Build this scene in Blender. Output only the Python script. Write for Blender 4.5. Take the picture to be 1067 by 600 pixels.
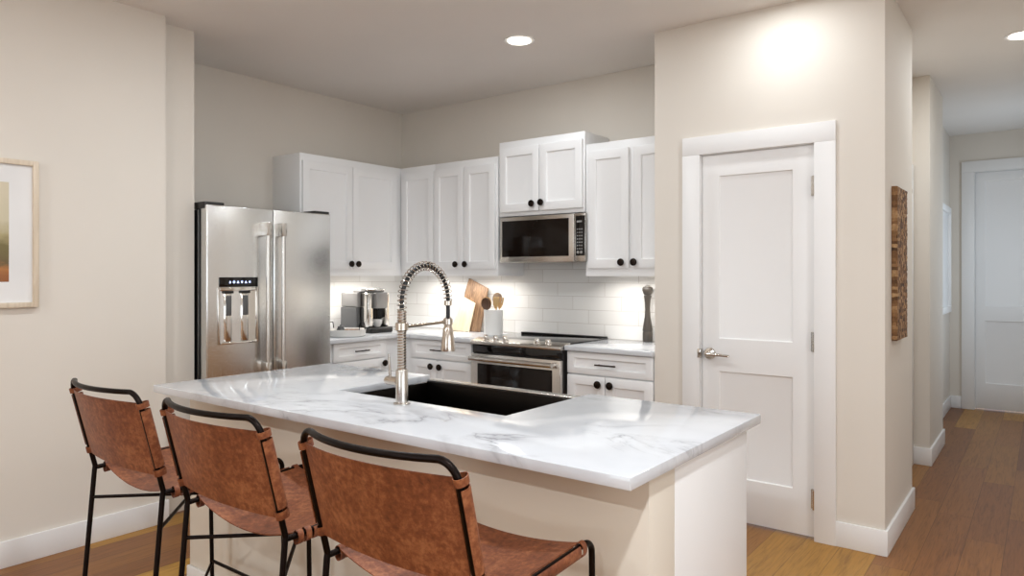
import bpy, bmesh, math, random
from mathutils import Vector, Matrix
PI = math.pi
random.seed(7)
for o in list(bpy.data.objects):
    bpy.data.objects.remove(o)
SC = bpy.context.scene
COL = SC.collection

# ------------------------------------------------------------------ camera
cam_d = bpy.data.cameras.new('camera')
cam_d.sensor_fit = 'HORIZONTAL'
cam_d.sensor_width = 36.0
cam_d.lens = 732.0 / 1067.0 * 36.0
cam_d.shift_y = -14.0 / 1067.0
cam_d.clip_start = 0.05
cam = bpy.data.objects.new('camera', cam_d)
COL.objects.link(cam)
cam.location = (0, 0, 1.37)
cam.rotation_euler = (PI / 2, 0, math.radians(37.25))
SC.camera = cam

# ------------------------------------------------------------------ world, exposure
SC.view_settings.view_transform = 'Standard'
SC.view_settings.look = 'None'
SC.view_settings.gamma = 1.0
SC.view_settings.use_curve_mapping = False
SC.view_settings.exposure = 0.22
SC.cycles.caustics_reflective = False
SC.cycles.caustics_refractive = False
W = bpy.data.worlds.new('world')
SC.world = W
W.use_nodes = True
bg = W.node_tree.nodes['Background']
bg.inputs[0].default_value = (0.80, 0.88, 1.0, 1)
bg.inputs[1].default_value = 1.0

WINDOW_POWER = 26.0          # each tall window on the right-hand wall
REAR_POWER = 45.0            # the wide window behind the camera
HALL_POWER = 10.0
SPOT_POWER = 10.0            # each recessed ceiling lamp
LED_POWER = 4.2              # per metre of under-cabinet strip
LAMP_COL = (0.875, 0.945, 1.0)
DAY_COL = (0.84, 0.925, 1.0)
CEIL = 2.80


def area_light(name, loc, rot, sx, sy, power, color, shape='RECTANGLE', spread=180, parent=None):
    d = bpy.data.lights.new(name, 'AREA')
    d.shape = shape
    d.size = sx
    if shape in ('RECTANGLE', 'ELLIPSE'):
        d.size_y = sy
    d.energy = power
    d.color = color
    d.spread = math.radians(spread)
    o = bpy.data.objects.new(name, d)
    COL.objects.link(o)
    o.location = loc
    o.rotation_euler = rot
    if parent:
        o.parent = parent
    return o


area_light('window_daylight', (2.74, -1.4, 1.5), (0, PI / 2, 0), 1.75, 1.55, WINDOW_POWER, DAY_COL)
area_light('window_daylight', (2.74, 1.0, 1.5), (0, PI / 2, 0), 1.75, 1.55, WINDOW_POWER, DAY_COL)
area_light('window_daylight', (-1.2, -4.44, 1.5), (PI / 2, 0, 0), 2.55, 1.75, REAR_POWER, DAY_COL)
area_light('window_daylight', (0.38, 7.4, 1.5), (0, PI / 2, 0), 1.35, 0.85, HALL_POWER, (0.72, 0.86, 1.0))

# ------------------------------------------------------------------ materials


def lin(c):
    out = []
    for v in c[:3]:
        v = v / 255.0
        out.append(v / 12.92 if v <= 0.04045 else ((v + 0.055) / 1.055) ** 2.4)
    return (out[0], out[1], out[2], 1.0)


class NT:
    def __init__(self, name):
        self.m = bpy.data.materials.new(name)
        self.m.use_nodes = True
        self.t = self.m.node_tree
        self.b = self.t.nodes['Principled BSDF']

    def n(self, kind, **kw):
        nd = self.t.nodes.new(kind)
        for k, v in kw.items():
            setattr(nd, k, v)
        return nd

    def l(self, a, b):
        self.t.links.new(a, b)

    def val(self, sock, v):
        self.b.inputs[sock].default_value = v

    def math(self, op, a, b=None, c=None):
        nd = self.n('ShaderNodeMath', operation=op)
        for i, x in enumerate((a, b, c)):
            if x is None:
                continue
            if isinstance(x, (int, float)):
                nd.inputs[i].default_value = x
            else:
                self.l(x, nd.inputs[i])
        return nd.outputs[0]

    def coords(self, kind='Object'):
        return self.n('ShaderNodeTexCoord').outputs[kind]

    def pos(self):
        return self.n('ShaderNodeNewGeometry').outputs['Position']

    def noise(self, vec, scale, detail=3, rough=0.5, stretch=None, dist=0.0):
        if stretch:
            mp = self.n('ShaderNodeMapping')
            mp.inputs['Scale'].default_value = stretch
            self.l(vec, mp.inputs[0])
            vec = mp.outputs[0]
        nz = self.n('ShaderNodeTexNoise')
        self.l(vec, nz.inputs['Vector'])
        nz.inputs['Scale'].default_value = scale
        nz.inputs['Detail'].default_value = detail
        nz.inputs['Roughness'].default_value = rough
        nz.inputs['Distortion'].default_value = dist
        return nz.outputs['Fac']

    def ramp(self, fac, stops):
        r = self.n('ShaderNodeValToRGB')
        el = r.color_ramp.elements
        while len(el) < len(stops):
            el.new(0.5)
        for e, (p, c) in zip(el, stops):
            e.position = p
            e.color = c
        self.l(fac, r.inputs[0])
        return r.outputs[0]

    def mix(self, fac, a, b, blend='MIX'):
        nd = self.n('ShaderNodeMix', data_type='RGBA', blend_type=blend)
        for i, x in ((0, fac), (6, a), (7, b)):
            if isinstance(x, (int, float)):
                nd.inputs[i].default_value = x
            elif isinstance(x, tuple):
                nd.inputs[i].default_value = x
            else:
                self.l(x, nd.inputs[i])
        return nd.outputs[2]

    def bump(self, h, strength=0.1, dist=0.002):
        b = self.n('ShaderNodeBump')
        b.inputs['Strength'].default_value = strength
        b.inputs['Distance'].default_value = dist
        self.l(h, b.inputs['Height'])
        self.l(b.outputs[0], self.b.inputs['Normal'])


def paint(name, rgb, rough=0.5, bump=0.0, scale=180, var=0.02):
    k = NT(name)
    c = lin(rgb)
    v = k.noise(k.pos(), 2.5, 2)
    d = tuple(x * (1 - var) for x in c[:3]) + (1,)
    k.l(k.ramp(v, [(0.3, d), (0.7, c)]), k.b.inputs['Base Color'])
    k.val('Roughness', rough)
    if bump:
        k.bump(k.noise(k.pos(), scale, 2), bump, 0.001)
    return k.m


def metal(name, rgb, rough=0.25, stretch=None, rvar=0.08, aniso=0.0):
    k = NT(name)
    k.val('Base Color', lin(rgb))
    k.val('Metallic', 1.0)
    n = k.noise(k.coords(), 60, 2, 0.5, stretch or (1, 1, 1))
    mr = k.n('ShaderNodeMapRange')
    mr.inputs['To Min'].default_value = max(0.02, rough - rvar)
    mr.inputs['To Max'].default_value = rough + rvar
    k.l(n, mr.inputs[0])
    k.l(mr.outputs[0], k.b.inputs['Roughness'])
    if aniso:
        k.val('Anisotropic', aniso)
    return k.m


M = {}
M['wall'] = paint('wall_paint', (227, 219, 208), 0.75, 0.10, 260)
M['ceiling'] = paint('ceiling_paint', (238, 233, 228), 0.9, 0.10, 200)
M['trim'] = paint('white_trim_paint', (240, 238, 236), 0.38)
M['cab'] = paint('white_cabinet_paint', (243, 242, 241), 0.33)
M['pony'] = paint('warm_pony_wall_paint', (226, 216, 201), 0.7, 0.08, 260)
M['black_metal'] = metal('black_powder_coat', (34, 28, 26), 0.42)
M['knob'] = metal('dark_bronze', (44, 37, 33), 0.38)
M['pull'] = metal('dark_bronze_pull', (70, 62, 56), 0.3)
M['steel'] = metal('brushed_stainless', (226, 226, 224), 0.27, (1, 1, 30), 0.015, 0.5)
M['steel_h'] = metal('brushed_stainless_horizontal', (205, 200, 193), 0.26, (1, 1, 40), 0.02)
M['chrome'] = metal('polished_chrome', (222, 218, 212), 0.1, None, 0.03)
M['nickel'] = metal('warm_brushed_nickel', (200, 190, 178), 0.2, None, 0.05)
M['sink'] = metal('dark_gunmetal_sink', (40, 36, 33), 0.38, (20, 1, 1))


def glossy(name, rgb, rough=0.1, coat=0.0, ior=1.5):
    k = NT(name)
    c = lin(rgb)
    v = k.noise(k.coords(), 4, 2)
    d = tuple(x * 0.94 for x in c[:3]) + (1,)
    k.l(k.ramp(v, [(0.3, d), (0.7, c)]), k.b.inputs['Base Color'])
    k.val('Roughness', rough)
    k.val('IOR', ior)
    k.val('Coat Weight', coat)
    return k.m


M['black_glass'] = glossy('black_glass', (14, 12, 12), 0.06)
M['oven_glass'] = glossy('oven_door_glass', (24, 17, 13), 0.10, 0.0, 1.28)
M['black_plastic'] = glossy('black_plastic', (24, 22, 21), 0.4)
M['grey_plastic'] = glossy('grey_plastic', (92, 92, 92), 0.35)
M['silver_plastic'] = glossy('silver_plastic', (150, 147, 144), 0.25)
M['ceramic'] = glossy('white_ceramic', (236, 233, 228), 0.2)
M['mill'] = glossy('dark_stained_wood', (66, 60, 54), 0.35)
M['mat'] = glossy('white_mat_board', (236, 234, 232), 0.8)
M['key'] = glossy('grey_key_print', (150, 148, 145), 0.5)
M['kettle_brown'] = glossy('brown_pods', (140, 100, 60), 0.5)


def emit(name, rgb, s):
    k = NT(name)
    k.val('Base Color', lin(rgb))
    k.val('Emission Color', lin(rgb))
    k.val('Emission Strength', s)
    return k.m


M['lamp'] = emit('lamp_lens', (255, 246, 232), 6.0)
M['icon'] = emit('blue_white_icon', (190, 205, 255), 1.6)


def mat_leather():
    k = NT('tan_leather')
    p = k.coords()
    a = k.noise(p, 7, 5, 0.6)
    b = k.noise(p, 62, 8, 0.72)
    f = k.math('ADD', k.math('MULTIPLY', a, 0.40), k.math('MULTIPLY', b, 0.60))
    c = k.ramp(f, [(0.33, lin((74, 36, 20))), (0.5, lin((124, 69, 42))), (0.66, lin((168, 108, 70)))])
    k.l(c, k.b.inputs['Base Color'])
    k.val('Roughness', 0.48)
    k.val('Specular IOR Level', 0.4)
    k.bump(k.noise(p, 160, 4), 0.25, 0.002)
    return k.m


M['leather'] = mat_leather()


def mat_quartz():
    k = NT('white_veined_quartz')
    p = k.pos()
    base = k.noise(p, 3.0, 4)
    c0 = k.ramp(base, [(0.3, lin((206, 208, 212))), (0.65, lin((219, 221, 224)))])
    # thin grey veins: narrow bands where a distorted noise crosses its mean
    v1 = k.noise(p, 1.55, 7, 0.58, (1.0, 1.7, 1.0), 0.9)
    d1 = k.math('ABSOLUTE', k.math('SUBTRACT', v1, 0.5))
    band = k.ramp(d1, [(0.0, (0.9, 0.9, 0.9, 1)), (0.012, (0.34, 0.34, 0.34, 1)), (0.06, (0, 0, 0, 1))])
    mask = k.ramp(k.noise(p, 2.3, 3), [(0.46, (0, 0, 0, 1)), (0.68, (1, 1, 1, 1))])
    f = k.math('MULTIPLY', band, mask)
    c1 = k.mix(f, c0, lin((138, 137, 142)))
    v2 = k.noise(p, 4.2, 6, 0.6, (1.5, 1.0, 1.0), 1.2)
    d2 = k.math('ABSOLUTE', k.math('SUBTRACT', v2, 0.52))
    band2 = k.ramp(d2, [(0.0, (0.3, 0.3, 0.3, 1)), (0.010, (0, 0, 0, 1))])
    mask2 = k.ramp(k.noise(p, 1.7, 2), [(0.5, (0, 0, 0, 1)), (0.7, (1, 1, 1, 1))])
    c2 = k.mix(k.math('MULTIPLY', band2, mask2), c1, lin((150, 148, 152)))
    k.l(c2, k.b.inputs['Base Color'])
    k.val('Roughness', 0.09)
    k.val('IOR', 1.55)
    return k.m


M['quartz'] = mat_quartz()


def mat_tile():
    k = NT('white_subway_tile')
    sep = k.n('ShaderNodeSeparateXYZ')
    k.l(k.pos(), sep.inputs[0])
    TW, TH = 0.402, 0.0988
    u = k.math('ADD', sep.outputs[0], sep.outputs[1])
    z = k.math('DIVIDE', k.math('SUBTRACT', sep.outputs[2], 0.9145), TH)
    row = k.math('FLOOR', z)
    uu = k.math('ADD', k.math('DIVIDE', u, TW), k.math('MULTIPLY', row, 1 / 3.0))
    uu = k.math('ADD', uu, 0.3159)
    fu = k.math('FRACT', uu)
    fz = k.math('FRACT', z)

    def edge(f, size):
        return k.math('MULTIPLY', k.math('MINIMUM', f, k.math('SUBTRACT', 1.0, f)), size)
    e = k.math('MINIMUM', edge(fu, TW), edge(fz, TH))
    tile = k.ramp(k.math('DIVIDE', e, 0.004), [(0.26, (0, 0, 0, 1)), (0.42, (1, 1, 1, 1))])
    wn = k.n('ShaderNodeTexWhiteNoise', noise_dimensions='2D')
    cmb = k.n('ShaderNodeCombineXYZ')
    k.l(k.math('FLOOR', uu), cmb.inputs[0])
    k.l(row, cmb.inputs[1])
    k.l(cmb.outputs[0], wn.inputs['Vector'])
    tc = k.ramp(wn.outputs['Value'], [(0, lin((228, 225, 220))), (1, lin((236, 234, 230)))])
    k.l(k.mix(tile, lin((186, 178, 168)), tc), k.b.inputs['Base Color'])
    rr = k.ramp(tile, [(0, (0.7, 0.7, 0.7, 1)), (1, (0.16, 0.16, 0.16, 1))])
    k.l(rr, k.b.inputs['Roughness'])
    k.bump(tile, 0.35, 0.002)
    return k.m


M['tile'] = mat_tile()


def mat_floor():
    k = NT('oak_plank_floor')
    p = k.pos()
    sep = k.n('ShaderNodeSeparateXYZ')
    k.l(p, sep.inputs[0])
    PW, PL = 0.165, 1.25
    u = k.math('DIVIDE', sep.outputs[0], PW)
    col = k.math('FLOOR', u)
    w1 = k.n('ShaderNodeTexWhiteNoise', noise_dimensions='1D')
    k.l(col, w1.inputs['W'])
    v = k.math('ADD', k.math('DIVIDE', sep.outputs[1], PL), k.math('MULTIPLY', w1.outputs['Value'], 7.0))
    row = k.math('FLOOR', v)
    w2 = k.n('ShaderNodeTexWhiteNoise', noise_dimensions='2D')
    cmb = k.n('ShaderNodeCombineXYZ')
    k.l(col, cmb.inputs[0])
    k.l(row, cmb.inputs[1])
    k.l(cmb.outputs[0], w2.inputs['Vector'])
    rnd = w2.outputs['Value']
    base = k.ramp(rnd, [(0.0, lin((124, 80, 48))), (0.35, lin((142, 95, 54))), (0.65, lin((154, 108, 56))), (0.85, lin((174, 128, 58))), (1.0, lin((198, 152, 66)))])
    # grain, shifted plank by plank
    off = k.n('ShaderNodeCombineXYZ')
    k.l(k.math('MULTIPLY', rnd, 31.0), off.inputs[0])
    k.l(k.math('MULTIPLY', rnd, 17.0), off.inputs[1])
    add = k.n('ShaderNodeVectorMath', operation='ADD')
    k.l(p, add.inputs[0])
    k.l(off.outputs[0], add.inputs[1])
    g1 = k.noise(add.outputs[0], 9.0, 6, 0.6, (5.0, 0.35, 1.0), 1.4)
    g2 = k.noise(add.outputs[0], 60.0, 3, 0.6, (4.0, 0.12, 1.0))
    gg = k.math('ADD', k.math('MULTIPLY', g1, 0.65), k.math('MULTIPLY', g2, 0.35))
    gr = k.ramp(gg, [(0.34, (0.60, 0.54, 0.48, 1)), (0.5, (0.95, 0.93, 0.9, 1)), (0.66, (1.12, 1.08, 1.02, 1))])
    c = k.mix(1.0, base, gr, 'MULTIPLY')
    fu = k.math('FRACT', u)
    fv = k.math('FRACT', v)
    eu = k.math('MULTIPLY', k.math('MINIMUM', fu, k.math('SUBTRACT', 1.0, fu)), PW)
    ev = k.math('MULTIPLY', k.math('MINIMUM', fv, k.math('SUBTRACT', 1.0, fv)), PL)
    e = k.math('MINIMUM', eu, ev)
    gap = k.ramp(k.math('DIVIDE', e, 0.004), [(0.12, (0.45, 0.42, 0.4, 1)), (0.5, (1, 1, 1, 1))])
    k.l(k.mix(1.0, c, gap, 'MULTIPLY'), k.b.inputs['Base Color'])
    k.val('Roughness', 0.42)
    k.val('Specular IOR Level', 0.35)
    k.bump(gg, 0.05, 0.001)
    return k.m


M['floor'] = mat_floor()


def mat_wood(name, dark, light, scale=8, stretch=(6, 6, 0.5), rough=0.5):
    k = NT(name)
    f = k.noise(k.coords(), scale, 5, 0.6, stretch, 0.8)
    k.l(k.ramp(f, [(0.3, lin(dark)), (0.7, lin(light))]), k.b.inputs['Base Color'])
    k.val('Roughness', rough)
    return k.m


M['frame_wood'] = mat_wood('pale_frame_wood', (208, 190, 166), (230, 214, 192))
M['maple'] = mat_wood('pale_maple', (222, 202, 168), (238, 224, 196), 6, (5, 5, 0.6))
M['acacia'] = mat_wood('brown_acacia', (92, 66, 46), (164, 130, 98), 7, (9, 9, 0.5))
M['spoon_dark'] = mat_wood('dark_spoon_wood', (70, 48, 34), (110, 78, 54))
M['spoon_light'] = mat_wood('light_spoon_wood', (190, 150, 96), (222, 186, 130))
M['spoon_grey'] = mat_wood('grey_spoon_wood', (150, 128, 108), (184, 164, 144))


def mat_driftwood():
    k = NT('carved_driftwood')
    p = k.coords()
    sep = k.n('ShaderNodeSeparateXYZ')
    k.l(p, sep.inputs[0])
    wob = k.noise(p, 20, 3)
    r = k.math('FLOOR', k.math('ADD', k.math('MULTIPLY', sep.outputs[2], 60.0), k.math('MULTIPLY', wob, 1.5)))
    q = k.math('FLOOR', k.math('ADD', k.math('MULTIPLY', sep.outputs[1], 42.0), k.math('MULTIPLY', r, 0.37)))
    wn = k.n('ShaderNodeTexWhiteNoise', noise_dimensions='2D')
    cmb = k.n('ShaderNodeCombineXYZ')
    k.l(r, cmb.inputs[0])
    k.l(q, cmb.inputs[1])
    k.l(cmb.outputs[0], wn.inputs['Vector'])
    f = k.math('ADD', k.math('MULTIPLY', wn.outputs['Value'], 0.6), k.math('MULTIPLY', k.noise(p, 90, 4), 0.4))
    k.l(k.ramp(f, [(0.15, lin((62, 40, 24))), (0.4, lin((118, 82, 50))), (0.65, lin((156, 116, 76))), (0.85, lin((196, 160, 116)))]), k.b.inputs['Base Color'])
    k.val('Roughness', 0.75)
    k.bump(f, 0.8, 0.01)
    return k.m


M['driftwood'] = mat_driftwood()


def mat_landscape():
    # an abstract landscape print: pale sky, olive mid-ground, brown and rust foreground
    k = NT('landscape_print')
    p = k.coords()
    sep = k.n('ShaderNodeSeparateXYZ')
    k.l(p, sep.inputs[0])
    z = k.math('DIVIDE', k.math('SUBTRACT', sep.outputs[2], 1.336), 0.466)
    wob = k.math('MULTIPLY', k.math('SUBTRACT', k.noise(p, 9, 5, 0.6, (1, 1, 2)), 0.5), 0.22)
    f = k.math('ADD', z, wob)
    k.l(k.ramp(f, [(0.02, lin((142, 84, 46))), (0.13, lin((176, 116, 62))), (0.18, lin((108, 90, 56))), (0.36, lin((120, 108, 66))),
                   (0.48, lin((172, 158, 116))), (0.62, lin((206, 196, 168))), (0.95, lin((214, 202, 176)))]), k.b.inputs['Base Color'])
    k.val('Roughness', 0.6)
    return k.m


M['landscape'] = mat_landscape()


def mat_glass():
    k = NT('clear_glass')
    k.val('Base Color', (1, 1, 1, 1))
    k.val('Roughness', 0.0)
    k.val('Transmission Weight', 1.0)
    k.val('IOR', 1.45)
    return k.m


M['glass'] = mat_glass()

# ------------------------------------------------------------------ mesh building


class B:
    def __init__(self):
        self.bm = bmesh.new()

    def _take(self, t, bev=0.0, seg=2, angle=30):
        if bev:
            ed = [e for e in t.edges if len(e.link_faces) == 2 and e.calc_face_angle(0) > math.radians(angle)]
            bmesh.ops.bevel(t, geom=ed, offset=bev, segments=seg, profile=0.5, affect='EDGES', clamp_overlap=True)
        me = bpy.data.meshes.new('tmp')
        t.to_mesh(me)
        t.free()
        self.bm.from_mesh(me)
        bpy.data.meshes.remove(me)
        return self

    def box(self, x0, x1, y0, y1, z0, z1, bev=0.0, seg=2):
        t = bmesh.new()
        v = [t.verts.new((x, y, z)) for x in (x0, x1) for y in (y0, y1) for z in (z0, z1)]
        for q in ((0, 1, 3, 2), (4, 6, 7, 5), (0, 4, 5, 1), (2, 3, 7, 6), (0, 2, 6, 4), (1, 5, 7, 3)):
            t.faces.new([v[i] for i in q])
        bmesh.ops.recalc_face_normals(t, faces=t.faces)
        return self._take(t, bev, seg)

    def extr(self, poly, vec, bev=0.0, seg=2):
        t = bmesh.new()
        vec = Vector(vec)
        a = [t.verts.new(p) for p in poly]
        b = [t.verts.new(Vector(p) + vec) for p in poly]
        t.faces.new(a)
        t.faces.new(b[::-1])
        n = len(a)
        for i in range(n):
            t.faces.new([a[i], b[i], b[(i + 1) % n], a[(i + 1) % n]])
        bmesh.ops.recalc_face_normals(t, faces=t.faces)
        return self._take(t, bev, seg)

    def lathe(self, origin, axis, prof, seg=24):
        t = bmesh.new()
        ax = Vector(axis).normalized()
        u = ax.orthogonal().normalized()
        w = ax.cross(u)
        o = Vector(origin)
        rings = []
        for r, h in prof:
            c = o + ax * h
            if r < 1e-6:
                rings.append([t.verts.new(c)])
            else:
                rings.append([t.verts.new(c + (u * math.cos(2 * PI * i / seg) + w * math.sin(2 * PI * i / seg)) * r) for i in range(seg)])
        for a, b in zip(rings, rings[1:]):
            for i in range(seg):
                j = (i + 1) % seg
                if len(a) == 1 and len(b) == 1:
                    break
                if len(a) == 1:
                    t.faces.new([a[0], b[i], b[j]])
                elif len(b) == 1:
                    t.faces.new([a[i], a[j], b[0]])
                else:
                    t.faces.new([a[i], a[j], b[j], b[i]])
        for r in (rings[0], rings[-1]):
            if len(r) > 1:
                t.faces.new(r)
        bmesh.ops.recalc_face_normals(t, faces=t.faces)
        return self._take(t)

    def tube(self, pts, r, seg=10, closed=False):
        t = bmesh.new()
        P = [Vector(p) for p in pts]
        n = len(P)
        rad = r if isinstance(r, (list, tuple)) else [r] * n
        tang = []
        for i in range(n):
            if closed:
                d = P[(i + 1) % n] - P[i - 1]
            else:
                d = P[min(i + 1, n - 1)] - P[max(i - 1, 0)]
            tang.append(d.normalized())
        u = tang[0].orthogonal().normalized()
        rings = []
        for i in range(n):
            u = (u - tang[i] * u.dot(tang[i])).normalized()
            w = tang[i].cross(u)
            rings.append([t.verts.new(P[i] + (u * math.cos(2 * PI * k / seg) + w * math.sin(2 * PI * k / seg)) * rad[i]) for k in range(seg)])
        m = n if closed else n - 1
        for i in range(m):
            a, b = rings[i], rings[(i + 1) % n]
            for k in range(seg):
                t.faces.new([a[k], a[(k + 1) % seg], b[(k + 1) % seg], b[k]])
        if not closed:
            t.faces.new(rings[0])
            t.faces.new(rings[-1])
        bmesh.ops.recalc_face_normals(t, faces=t.faces)
        return self._take(t)

    def sheet(self, fn, nu, nv, thick):
        """a curved sheet fn(u,v) (u,v in 0..1) thickened by fn's offset vector thick"""
        t = bmesh.new()
        th = Vector(thick)
        A = [[t.verts.new(Vector(fn(i / nu, j / nv))) for j in range(nv + 1)] for i in range(nu + 1)]
        C = [[t.verts.new(A[i][j].co + th) for j in range(nv + 1)] for i in range(nu + 1)]
        for i in range(nu):
            for j in range(nv):
                t.faces.new([A[i][j], A[i + 1][j], A[i + 1][j + 1], A[i][j + 1]])
                t.faces.new([C[i][j], C[i][j + 1], C[i + 1][j + 1], C[i + 1][j]])
        for i in range(nu):
            t.faces.new([A[i][0], C[i][0], C[i + 1][0], A[i + 1][0]])
            t.faces.new([A[i][nv], A[i + 1][nv], C[i + 1][nv], C[i][nv]])
        for j in range(nv):
            t.faces.new([A[0][j], A[0][j + 1], C[0][j + 1], C[0][j]])
            t.faces.new([A[nu][j], C[nu][j], C[nu][j + 1], A[nu][j + 1]])
        bmesh.ops.recalc_face_normals(t, faces=t.faces)
        return self._take(t)

    def panel_door(self, F, u0, u1, z0, z1, th, panels, recess=0.009, bev=0.0018):
        """a framed slab; F(u, z, d) maps (across, up, outwards) to the world; panels = recessed rectangles stacked upwards"""
        t = bmesh.new()
        cache = {}

        def V(u, z, d):
            k = (round(u, 5), round(z, 5), round(d, 5))
            if k not in cache:
                cache[k] = t.verts.new(F(u, z, d))
            return cache[k]

        def q(*p):
            t.faces.new([V(*x) for x in p])
        us = sorted({u0, u1, panels[0][0], panels[0][1]})
        zs = sorted({z0, z1} | {p[2] for p in panels} | {p[3] for p in panels})
        for i in range(3):
            for j in range(len(zs) - 1):
                a, b, c, d = us[i], us[i + 1], zs[j], zs[j + 1]
                hole = i == 1 and any(abs(p[2] - c) < 1e-6 for p in panels)
                if hole:
                    r = th - recess
                    s = 0.003
                    q((a, c, th), (b, c, th), (b - s, c + s, r), (a + s, c + s, r))
                    q((b, c, th), (b, d, th), (b - s, d - s, r), (b - s, c + s, r))
                    q((b, d, th), (a, d, th), (a + s, d - s, r), (b - s, d - s, r))
                    q((a, d, th), (a, c, th), (a + s, c + s, r), (a + s, d - s, r))
                    q((a + s, c + s, r), (b - s, c + s, r), (b - s, d - s, r), (a + s, d - s, r))
                else:
                    q((a, c, th), (b, c, th), (b, d, th), (a, d, th))
        for i in range(3):
            q((us[i], z0, th), (us[i], z0, 0), (us[i + 1], z0, 0), (us[i + 1], z0, th))
            q((us[i], z1, th), (us[i + 1], z1, th), (us[i + 1], z1, 0), (us[i], z1, 0))
        for j in range(len(zs) - 1):
            q((u0, zs[j], th), (u0, zs[j + 1], th), (u0, zs[j + 1], 0), (u0, zs[j], 0))
            q((u1, zs[j], th), (u1, zs[j], 0), (u1, zs[j + 1], 0), (u1, zs[j + 1], th))
        t.faces.new([V(u, z0, 0) for u in us] + [V(u1, z, 0) for z in zs[1:]] + [V(u, z1, 0) for u in us[::-1][1:]] + [V(u0, z, 0) for z in zs[::-1][1:-1]])
        bmesh.ops.recalc_face_normals(t, faces=t.faces)
        return self._take(t, bev, 2, 25)


def link_obj(name, b, m, off=(0, 0, 0), parent=None):
    me = bpy.data.meshes.new(name)
    bm = b.bm
    if off != (0, 0, 0):
        bmesh.ops.translate(bm, vec=-Vector(off), verts=bm.verts)
    bm.to_mesh(me)
    bm.free()
    for p in me.polygons:
        p.use_smooth = True
    me.set_sharp_from_angle(angle=math.radians(38))
    me.materials.append(M[m])
    o = bpy.data.objects.new(name, me)
    COL.objects.link(o)
    if parent is not None:
        o.parent = parent
    return o


OFF = {}


def thing(name, label, cat, loc=(0, 0, 0), group=None):
    o = bpy.data.objects.new(name, None)
    o.empty_display_size = 0.1
    COL.objects.link(o)
    o.location = loc
    o['label'] = label
    o['category'] = cat
    if group:
        o['group'] = group
    OFF[o] = tuple(loc)
    return o


def part(name, b, m, parent, label=None):
    off = OFF[parent]
    o = link_obj(name, b, m, off, parent)
    OFF[o] = off
    if label:
        o['label'] = label
    return o


def single(name, b, m, loc, label, cat, group=None):
    """a thing that is one mesh, its origin at loc"""
    o = link_obj(name, b, m, tuple(loc))
    o.location = loc
    o['label'] = label
    o['category'] = cat
    if group:
        o['group'] = group
    OFF[o] = tuple(loc)
    return o


def struct(name, b, m, label, cat, parent=None):
    o = link_obj(name, b, m)
    o['kind'] = 'structure'
    o['label'] = label
    o['category'] = cat
    OFF[o] = (0, 0, 0)
    return o


def copy_tree(o, parent=None):
    c = o.copy()
    COL.objects.link(c)
    OFF[c] = OFF.get(o, (0, 0, 0))
    if parent is not None:
        c.parent = parent
    for ch in list(o.children):
        copy_tree(ch, c)
    return c


# ------------------------------------------------------------------ room shell
XL, YB = -4.58, 4.40          # kitchen alcove: left and back wall
PX0, PX1, PY = -1.845, -0.625, 3.823    # pantry block
DX0, DX1, DZ = -1.562, -0.948, 2.047    # pantry door opening

struct('floor', B().box(-4.75, 2.95, -4.65, 8.75, -0.12, 0.0), 'floor', 'oak plank floor running through kitchen and hall', 'floor')
struct('ceiling', B().box(-4.75, 2.95, -4.65, 8.75, CEIL, CEIL + 0.12), 'ceiling', 'flat matte grey beige ceiling', 'ceiling')
struct('wall_left', B().box(-4.75, -3.88, -4.6, 1.935, 0, CEIL), 'wall', 'beige wall left of the stools with the framed print', 'wall')
struct('wall_left_return', B().box(-4.75, -3.993, 1.935, 2.16, 0, CEIL), 'wall', 'narrow set-back strip of beige wall beside the refrigerator', 'wall')
struct('wall_kitchen_left', B().box(-4.75, XL, 2.16, YB, 0, CEIL), 'wall', 'beige wall behind the refrigerator', 'wall')
struct('wall_back', B().box(-4.75, PX0, YB, YB + 0.12, 0, CEIL), 'wall', 'beige kitchen wall above the back cabinets', 'wall')
w = B()
w.box(PX0, DX0, PY, PY + 0.12, 0, CEIL)
w.box(DX1, PX1, PY, PY + 0.12, 0, CEIL)
w.box(DX0, DX1, PY, PY + 0.12, DZ, CEIL)
w.box(PX0, PX0 + 0.11, PY + 0.12, YB + 0.12, 0, CEIL)
w.box(PX1 - 0.12, PX1, PY + 0.12, 4.69, 0, CEIL)
struct('wall_pantry', w, 'wall', 'beige wall around the pantry door and its hall corner', 'wall')
w = B()
w.box(-0.90, -0.78, 4.57, 4.90, 0, CEIL)
w.box(-0.90, -0.78, 5.70, 5.82, 0, CEIL)
w.box(-0.90, -0.78, 4.90, 5.70, 2.06, CEIL)
w.box(-0.78, PX1 - 0.12, 4.57, 4.69, 0, CEIL)
w.box(-0.95, -0.664, 5.82, 6.62, 0, CEIL)
w.box(-0.95, -0.795, 6.62, 8.52, 0, CEIL)
struct('wall_hall_left', w, 'wall', 'beige left side of the hall with its projecting pier', 'wall')
w = B()
w.box(-0.95, -0.58, 8.52, 8.64, 0, CEIL)
w.box(0.30, 0.54, 8.52, 8.64, 0, CEIL)
w.box(-0.58, 0.30, 8.52, 8.64, 2.41, CEIL)
struct('wall_hall_end', w, 'wall', 'beige wall at the far end of the hall', 'wall')
w = B()
w.box(0.42, 0.54, 3.95, 6.9, 0, CEIL)
w.box(0.42, 0.54, 7.9, 8.52, 0, CEIL)
w.box(0.42, 0.54, 6.9, 7.9, 0, 0.75)
w.box(0.42, 0.54, 6.9, 7.9, 2.25, CEIL)
w.box(0.54, 2.80, 3.95, 4.07, 0, CEIL)
struct('wall_hall_right', w, 'wall', 'beige right side of the hall', 'wall')
WY = [(-2.2, -0.6), (0.2, 1.8)]
w = B()
ys = [-4.6, -2.2, -0.6, 0.2, 1.8, 4.07]
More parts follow.
